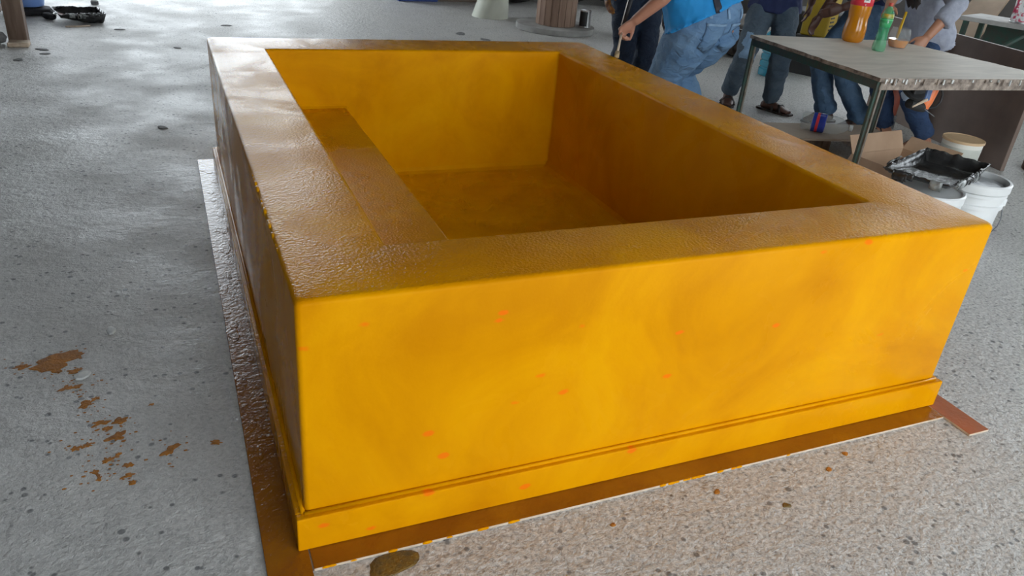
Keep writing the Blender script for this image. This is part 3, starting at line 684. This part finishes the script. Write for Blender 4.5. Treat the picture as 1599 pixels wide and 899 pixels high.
# ------------------------------------------------------------------ people
def ik(a, c, l1, l2, pole):
    a, c, pole = V(a), V(c), V(pole); d = c - a; D = min(d.length, (l1 + l2) * .999)
    u = d.normalized(); c = a + u * D
    x = (l1 * l1 - l2 * l2 + D * D) / (2 * D); hgt = math.sqrt(max(0, l1 * l1 - x * x))
    p = pole - u * pole.dot(u); p = p.normalized() if p.length > 1e-6 else V((0, 0, 1))
    return a + u * x + p * hgt, c
def ell(c, ax, ay, a, b, n=16): return [c + ax * (a * math.cos(k * 2 * math.pi / n)) + ay * (b * math.sin(k * 2 * math.pi / n)) for k in range(n)]
def hand(bm, wr, d, nrm, size, curl, side):
    """palm + five fingers; d = forearm direction, nrm = palm-side normal"""
    d = d.normalized(); nrm = (nrm - d * nrm.dot(d)).normalized(); w = d.cross(nrm) * side
    s = size
    b_rings(bm, [ell(wr + d * (s * t), w, nrm, s * a, s * b, 12) for t, a, b in ((-.06, .15, .12), (.08, .17, .11), (.25, .215, .11), (.45, .225, .10), (.52, .20, .085))])
    for k, (off, ln, r) in enumerate(((-.155, .38, .046), (-.052, .44, .049), (.052, .42, .048), (.150, .33, .042))):
        p = wr + d * (s * .46) + w * (s * off); dr_ = d.copy(); pts = [p]; ang = 0
        for seg, fr in enumerate((.45, .32, .23)):
            ang += curl * (.75 if seg == 0 else 1.0)
            dd = d * math.cos(ang) + nrm * math.sin(ang) + w * (off * .35 * math.cos(ang))
            p = p + dd.normalized() * (s * ln * fr * 1.15); pts.append(p)
        b_tube(bm, pts, [s * r * 1.05, s * r, s * r * .93, s * r * .72], 8)
    p = wr + d * (s * .12) - w * (s * .14); t1 = (d * .72 - w * .62 + nrm * .35).normalized()
    t2 = (d * .85 - w * (.30 - .4 * curl) + nrm * (.3 + curl * .5)).normalized()
    b_tube(bm, [p, p + t1 * (s * .22), p + t1 * (s * .22) + t2 * (s * .17), p + t1 * (s * .22) + t2 * (s * .29)], [s * .07, s * .06, s * .052, s * .038], 8)
def remesh(o, vox, smooth=4, disp=0):
    m = o.modifiers.new('r', 'REMESH'); m.mode = 'VOXEL'; m.voxel_size = vox; m.use_smooth_shade = True
    if smooth: s = o.modifiers.new('s', 'SMOOTH'); s.iterations = smooth; s.factor = .5
    if disp:
        t = bpy.data.textures.new('folds', 'CLOUDS'); t.noise_scale = .085; t.noise_depth = 2
        d = o.modifiers.new('d', 'DISPLACE'); d.texture = t; d.strength = disp; d.mid_level = .5; d.texture_coords = 'GLOBAL'
    baked(o); o.data.polygons.foreach_set('use_smooth', [True] * len(o.data.polygons)); return o

def person(label, h, pelvis, heading, lean, feet, hands, mats, side=0, sleeve='short', hem=.05, curls=(.35, .35), palms=None,
           toes=None, shoe='sandal', hair='short', elbows=None, fat=1.0, knees=None, headlean=0, baggy=.012, long_hair=None, cuff=False):
    skin, shirt, jean, foot_m = mats
    P = V(pelvis); F = V((math.cos(heading), math.sin(heading), 0)); Rv = V((F.y, -F.x, 0)); Z = V((0, 0, 1))
    U = (Z * math.cos(lean) + F * math.sin(lean)); U = (U * math.cos(side) + Rv * math.sin(side)).normalized()
    Fb = (F - U * F.dot(U)).normalized(); Rb = Fb.cross(U)
    root = tag(empty('person', (P.x, P.y, 0)), label, 'person')
    off = V((P.x, P.y, 0))
    hips = [P - Rv * (.052 * h), P + Rv * (.052 * h)]
    legs = []
    for i in range(2):
        ft = V((feet[i][0], feet[i][1], (feet[i][2] if len(feet[i]) > 2 else 0) + .05 * h))
        pole = V(knees[i]) if knees else F
        kn, an = ik(hips[i], ft, .245 * h, .245 * h, pole); legs.append((hips[i], kn, an))
    sh = [P + U * (.280 * h) - Rb * (.108 * h), P + U * (.280 * h) + Rb * (.108 * h)]
    arms = []
    for i in range(2):
        pole = V(elbows[i]) if elbows else (-F * .7 - Z * .4 + Rv * (.5 if i else -.5))
        el, wr = ik(sh[i], hands[i], .178 * h, .155 * h, pole); arms.append((sh[i], el, wr))
    torso = [(-.045, .050, .045), (-.01, .088, .068), (.04, .092, .070), (.09, .084, .062), (.14, .080, .058), (.20, .090, .064), (.25, .098, .062), (.285, .085, .050), (.305, .045, .040), (.335, .034, .034), (.37, .033, .035)]
    def tors(bm, lo, hi, add, k=1.0):
        rr = [(t, a, b) for t, a, b in torso if lo <= t <= hi]
        b_rings(bm, [ell(P + U * (t * h), Rb, Fb, a * h * fat * k + add, b * h * fat * k + add) for t, a, b in rr])
    def leg_pts(l):
        hp, kn, an = l; return [hp + (hp - kn).normalized() * .01, hp.lerp(kn, .45), kn, kn.lerp(an, .35), an]
    hd = (U * math.cos(headlean) + Fb * math.sin(headlean)).normalized(); hf = (Fb - hd * Fb.dot(hd)).normalized()
    nb = P + U * (.345 * h); hc = nb + hd * (.082 * h) + hf * (.012 * h)
    # --- body: one continuous skin
    bm = bmesh.new(); tors(bm, -.05, .4, 0, .94)
    for l in legs: b_tube(bm, leg_pts(l), [.047 * h * fat, .041 * h * fat, .030 * h, .031 * h, .022 * h], 12)
    for i, l in enumerate(legs):
        an = l[2]; td = V((*toes[i], 0)).normalized() if toes else F
        g0 = an - V((0, 0, .05 * h - .012)); w_ = V((td.y, -td.x, 0))
        b_rings(bm, [ell(g0 + td * (t * h) + Z * (zz * h), w_, Z, a * h, b * h, 12) for t, zz, a, b in ((-.042, .014, .016, .016), (-.03, .018, .022, .022), (0, .022, .023, .026), (.045, .016, .027, .018), (.085, .009, .029, .011), (.108, .006, .022, .008))])
        b_tube(bm, [an + Z * .01, an - Z * (.03 * h)], [.023 * h, .024 * h], 10)
    for i, (s_, e_, w_) in enumerate(arms):
        b_tube(bm, [s_, s_.lerp(e_, .4), e_, e_.lerp(w_, .3), w_], [.031 * h * fat, .029 * h * fat, .024 * h, .0245 * h, .0165 * h], 12)
        fd = (w_ - e_).normalized(); pn_ = V(palms[i]) if palms else (Rv * (1 if i == 0 else -1) - F * .2)
        hand(bm, w_, fd, pn_, .104 * h, curls[i], 1 if i == 0 else -1)
    b_rings(bm, [ell(hc + hd * (t * h) + hf * (s_ * h), Rb, hf, a * h, b * h) for t, s_, a, b in ((-.066, .022, .018, .02), (-.055, .014, .032, .040), (-.03, .006, .041, .052), (0, 0, .045, .058), (.03, -.004, .045, .058), (.052, -.006, .034, .044), (.064, -.006, .016, .02))])
    b_tube(bm, [hc + hf * (.052 * h) + hd * (.008 * h), hc + hf * (.066 * h) - hd * (.014 * h), hc + hf * (.058 * h) - hd * (.02 * h)], [.006 * h, .010 * h, .009 * h], 8)
    for s_ in (-1, 1): b_rings(bm, [ell(hc + Rb * (s_ * .045 * h) + hd * (t * h) - hf * .004, Rb, hf, .005 * h, b * h, 8) for t, b in ((-.02, .006), (-.006, .012), (.010, .013), (.018, .006))])
    for v in bm.verts: v.co -= off
    body = remesh(from_bm('body', bm, skin, root), .0065, 3)
    for s_ in (-1, 1):
        bm = bmesh.new(); bmesh.ops.create_uvsphere(bm, u_segments=10, v_segments=8, radius=.008 * h, matrix=Matrix.Translation(hc - off + Rb * (s_ * .019 * h) + hf * (.0485 * h) + hd * (.006 * h))); ey = from_bm('eye', bm, EYE, root, True)
        bm = bmesh.new(); bmesh.ops.create_uvsphere(bm, u_segments=10, v_segments=8, radius=.0052 * h, matrix=Matrix.Translation(hc - off + Rb * (s_ * .019 * h) + hf * (.0545 * h) + hd * (.006 * h))); from_bm('iris', bm, HAIR, ey, True)
    bm = bmesh.new(); b_tube(bm, [hc - off + hf * (.054 * h) - hd * (.036 * h) + Rb * (k * .012 * h) - hf * (abs(k) * .004 * h) for k in (-1, 0, 1)], [.002 * h, .0045 * h, .002 * h], 8); from_bm('mouth', bm, LIP, root, True)
    # --- jeans
    bm = bmesh.new(); tors(bm, -.05, .095, baggy)
    for l in legs: b_tube(bm, leg_pts(l)[:-1] + [l[2].lerp(l[1], .10), l[2].lerp(l[1], .02)], [.054 * h * fat + baggy, .050 * h * fat + baggy, .040 * h + baggy, .040 * h + baggy, .034 * h + baggy, .034 * h + baggy], 14)
    if cuff:
        for l in legs:
            dn = (l[2] - l[1]).normalized()
            for q, r in ((.0, .050), (-.028, .052), (-.055, .049)): b_tube(bm, [l[2] + dn * (q - .016), l[2] + dn * q, l[2] + dn * (q + .016)], [r * h * .92, r * h, r * h * .92], 14)
    for v in bm.verts: v.co -= off
    jn = remesh(from_bm('jeans', bm, jean, root), .011, 3, .028)
    # --- shirt
    bm = bmesh.new(); k0 = [(hem, .096, .074)] + [t for t in torso if hem < t[0] <= .31]; k0 = [(t, max(a, .108) if t < .035 else a, b) for t, a, b in k0]
    b_rings(bm, [ell(P + U * (t * h), Rb, Fb, a * h * fat + max(.022, baggy + .014), b * h * fat + max(.022, baggy + .014)) for t, a, b in k0])
    for s_, e_, w_ in arms:
        if sleeve == 'short': b_tube(bm, [s_ - (e_ - s_) * .08, s_.lerp(e_, .3), s_.lerp(e_, .72)], [.040 * h * fat, .040 * h * fat, .041 * h * fat], 14)
        else: b_tube(bm, [s_ - (e_ - s_) * .08, s_.lerp(e_, .4), e_, e_.lerp(w_, .3), e_.lerp(w_, .55)], [.042 * h, .041 * h, .040 * h, .040 * h, .037 * h], 14)
    for v in bm.verts: v.co -= off
    shirt_o = remesh(from_bm('shirt', bm, shirt, root), .011, 3, .022)
    # --- footwear
    for i, l in enumerate(legs):
        td = V((*toes[i], 0)).normalized() if toes else F; w_ = V((td.y, -td.x, 0)); g0 = l[2] - V((0, 0, .05 * h)) - off
        if shoe == 'sandal':
            bm = bmesh.new(); b_rings(bm, [[g0 + td * (t * h) + w_ * (a * s_ * h) + Z * z for s_, z in ((-1, .0), (1, .0), (1, .014), (-1, .014))] for t, a in ((-.062, .016), (-.05, .026), (0, .028), (.05, .034), (.095, .034), (.122, .018))])
            so = from_bm('sandal_sole', bm, foot_m, root)
            for t0, t1 in ((.075, .055), (.03, .03)):
                bm = bmesh.new(); b_tube(bm, [g0 + td * (t0 * h) + w_ * (-.033 * h) + Z * .012, g0 + td * (t1 * h) + w_ * (-.016 * h) + Z * .056, g0 + td * (t1 * h) + w_ * (.012 * h) + Z * .058, g0 + td * (t0 * h) + w_ * (.033 * h) + Z * .012], .011, 8)
                from_bm('strap', bm, foot_m, so, True)
        else:
            bm = bmesh.new(); b_rings(bm, [ell(g0 + td * (t * h) + Z * (zz * h + .002), w_, Z, a * h, b * h, 14) for t, zz, a, b in ((-.058, .024, .018, .02), (-.045, .028, .030, .028), (0, .030, .032, .030), (.05, .022, .036, .022), (.095, .016, .036, .016), (.125, .013, .022, .011))])
            from_bm('shoe', bm, foot_m, root, True)
    # --- hair
    bm = bmesh.new()
    b_rings(bm, [ell(hc + hd * (t * h) + hf * (s_ * h), Rb, hf, a * h, b * h) for t, s_, a, b in ((-.035, -.030, .040, .030), (0, -.018, .049, .046), (.03, -.012, .050, .054), (.055, -.008, .041, .050), (.071, -.008, .02, .024))])
    if long_hair:
        for k in range(9):
            a = (k - 4) / 4
            st_ = hc + Rb * (a * .045 * h) - hf * (.02 * h) + hd * .02
            en = V(long_hair) + Rb * (a * .05) + V((0, 0, .02 * math.cos(k * 2.1)))
            b_tube(bm, [st_, st_.lerp(en, .3) + Rb * (a * .02) + hf * .03, st_.lerp(en, .7) + hf * .02, en], [.026, .024, .02, .006], 8)
    for v in bm.verts: v.co -= off
    remesh(from_bm('hair', bm, HAIR, root), .01, 2)
    return root, off, dict(arms=arms, legs=legs, P=P, U=U, Rb=Rb, Fb=Fb, F=F, Rv=Rv, h=h, body=body, jeans=jn, shirt=shirt_o)

# 1 bending man with the brush
p1, o1, d1 = person('man in bright blue shirt and faded jeans bending over the tub rim with a brush', 1.70, (2.68, 2.46, .775), 1.75, .42,
    [(2.58, 2.36), (2.84, 2.60)], [(2.175, 2.43, .79), (2.35, 3.15, .95)], (SKIN_A, SHIRT_BLUE, JEAN_LIGHT, SANDAL),
    curls=(1.25, .5), fat=1.28, hem=.03, side=-.32, elbows=[(.6, -.2, .9), (0, .2, .5)], palms=[(.2, -.9, -.3), (0, -.5, -1)], baggy=.03, shoe='shoe')
# 2 person behind
p2, o2, d2 = person('person in dark jeans standing behind the bending man, orange-stained hand hanging', 1.66, (2.86, 3.55, .82), -1.9, .05,
    [(2.98, 3.60), (2.78, 3.52)], [(3.12, 3.5, .75), (2.60, 3.52, .80)], (SKIN_B, SHIRT_DARK, JEAN_DARK, BLACK_RUB), shoe='shoe', curls=(.3, .3))
# 3 walking in navy shirt
p3, o3, d3 = person('person in navy shirt, torn grey-blue jeans and sandals walking behind the table', 1.62, (4.04, 3.50, .775), -2.2, .02,
    [(4.11, 3.385), (3.89, 3.63)], [(4.40, 3.52, .78), (3.80, 3.78, .80)], (SKIN_B, SHIRT_NAVY, JEAN_GREY, SANDAL), toes=[(.35, -1), (-.6, -.8)], hem=-.035)
# 4 standing in rolled jeans
p4, o4, d4 = person('person in mid-blue rolled jeans standing behind the orange soda bottle', 1.62, (4.42, 2.98, .775), 2.9, .05,
    [(4.50, 2.84), (4.36, 3.05)], [(4.10, 2.90, .84), (4.22, 3.22, .72)], (SKIN_B, SHIRT_NAVY, JEAN_MID, SANDAL), toes=[(-1, .1), (-1, .0)], hem=.06, cuff=True)
# 5 woman leaning on the table
p5, o5, d5 = person('woman in grey sweater with long dark hair leaning her hand on the table', 1.58, (4.47, 2.47, .765), 2.95, .42,
    [(4.64, 2.38), (4.55, 2.66)], [(4.075, 2.15, .785), (3.84, 2.30, .84)], (SKIN_C, SWEATER, JEAN_BLUE, SANDAL), sleeve='long', hem=-.055,
    toes=[(-1, -.1), (-1, .1)], elbows=[(.3, -1, -.2), (.2, .5, -.5)], palms=[(-.2, .6, -.8), (0, -.6, -.8)], curls=(.45, .5), headlean=.5, long_hair=(4.10, 2.33, .93))

def patch(o, off, c, r, mat, sq=(1, 1, 1), th=.25, fr=14):
    """worn or stained area of a mesh"""
    o.data.materials.append(mat); k = len(o.data.materials) - 1
    for p in o.data.polygons:
        q = p.center + off - V(c); q = V((q.x / sq[0], q.y / sq[1], q.z / sq[2]))
        if q.length < r * (1 + th * mnoise.noise(p.center * fr) * 3): p.material_index = k
from mathutils.bvhtree import BVHTree
def applique(name, o, off, c, ux, uz_, w, hgt, d, mat, drop=0, lift=.004, parent=None, n=8):
    """thin piece of cloth laid on a garment by casting rays along d"""
    bv = BVHTree.FromPolygons([v.co for v in o.data.vertices], [p.vertices[:] for p in o.data.polygons])
    bm = bmesh.new(); g_ = {}; nb = V(); nh = 0; d = V(d).normalized()
    rows = []
    for i in range(n + 1):
        row = []
        for j in range(n + 1):
            a, b = i / n - .5, j / n - .5
            b2 = b - (drop * (1 - abs(a) * 2) if j == 0 else 0)
            p = V(c) - off + V(ux) * (a * w) + V(uz_) * (b2 * hgt)
            hit = bv.ray_cast(p - d * .5, d)
            row.append(bm.verts.new(hit[0] - d * lift) if hit[0] is not None else None)
        rows.append(row)
    for i in range(n):
        for j in range(n):
            q = (rows[i][j], rows[i + 1][j], rows[i + 1][j + 1], rows[i][j + 1])
            if all(q): bm.faces.new(q)
    for v in [v for v in bm.verts if not v.link_faces]: bm.verts.remove(v)
    f = from_bm(name, bm, mat, parent or o, True)
    s_ = f.modifiers.new('s', 'SOLIDIFY'); s_.thickness = .005; s_.offset = 0; baked(f); return f
back = -d1['F']; Pc = d1['P']
DENIM_PALE = denim('pale_worn_denim', (.24, .36, .50), (.17, .28, .42))
for sd in (-1, 1):
    c = Pc + back * .1 + d1['Rv'] * (sd * .085) - V((0, 0, .035))
    applique('back_pocket', d1['jeans'], o1, c, d1['Rv'], (0, 0, 1), .125, .14, -back, JEAN_LIGHT, .25)
    applique('pocket_seam', d1['jeans'], o1, c + V((0, 0, .062)), d1['Rv'], (0, 0, 1), .125, .012, -back, DENIM_PALE, 0, .0065)
for sd in (-.13, -.02, .1):
    applique('belt_loop', d1['jeans'], o1, Pc + back * .1 + d1['Rv'] * sd + V((0, 0, .085)), d1['Rv'], (0, 0, 1), .014, .05, -back, DENIM_PALE, 0, .006)
applique('dark_strap', d1['shirt'], o1, Pc + back * .1 - d1['Rv'] * .10 + V((0, 0, .22)), d1['Rv'], (0, 0, 1), .032, .26, -back, BELT, 0, .005)
wr2, el2 = d2['arms'][1][2], d2['arms'][1][1]
patch(d2['body'], o2, wr2 + (wr2 - el2).normalized() * .12, .065, GLOVE, th=.1)
patch(d3['jeans'], o3, d3['legs'][1][1] + V((-.03, -.04, .05)), .06, DENIM_PALE, (1, 1, 1.4), .4)
patch(d5['jeans'], o5, d5['legs'][0][1] + V((-.05, -.02, -.02)), .05, M('frayed_white_denim', (.42, .5, .6), (.3, .38, .5), 20, .9), (1, 1, 1.2), .4)

# brush in the bending man's hand
br = tag(empty('paint_brush', (1.965, 2.215, .642)), 'long-handled paint brush held against the far right rim', 'brush')
hb = d1['arms'][0][2]; hand_c = hb + (hb - d1['arms'][0][1]).normalized() * .085
tipv = V((1.965, 2.215, .642)); q = hand_c - tipv
tube('bristles', [(0, 0, 0.001), tuple(q * .22)], [.014, .012], BRISTLE, br, 10, .5)
tube('handle', [tuple(q * .2), tuple(q * .6), tuple(q * 1.25)], [.007, .006, .007], PLY_EDGE, br, 8)
POLE = M('dark_pole_rubber', (.02, .021, .025), None, 10, .5)
pu = (q.normalized() * .35 + V((.25, .12, 1))).normalized()
pl = tube('grip', [tuple(q * 1.1), tuple(q * 1.1 + pu * .2), tuple(q * 1.1 + pu * .42)], [.010, .017, .019], POLE, br, 10, .45)
tube('grip_edge', [tuple(q * 1.1 + V((-.012, 0, .02))), tuple(q * 1.1 + pu * .42 + V((-.019, 0, 0)))], .0035, PALECHIP, pl, 6)
# black bag in the walker's hand
wrist = d3['arms'][1][2]
bg_ = tag(empty('black_bag', (wrist.x - .03, wrist.y + .035, 0)), 'black cloth bag hanging from the walking person\'s hand', 'bag')
bm = bmesh.new(); bmesh.ops.create_icosphere(bm, subdivisions=3, radius=1)
for v in bm.verts:
    c = v.co.copy(); c *= 1 + .15 * mnoise.noise(c * 2); v.co = V((c.x * .09, c.y * .06, wrist.z - .33 + c.z * .13))
from_bm('bag_body', bm, BLACK_CLOTH, bg_, True)
tube('bag_strap', [(.03, 0, wrist.z - .22), (.02, 0, wrist.z - .12), (-.0, 0, wrist.z - .08), (-.02, 0, wrist.z - .12), (-.03, 0, wrist.z - .22)], .008, BLACK_CLOTH, bg_, 8)
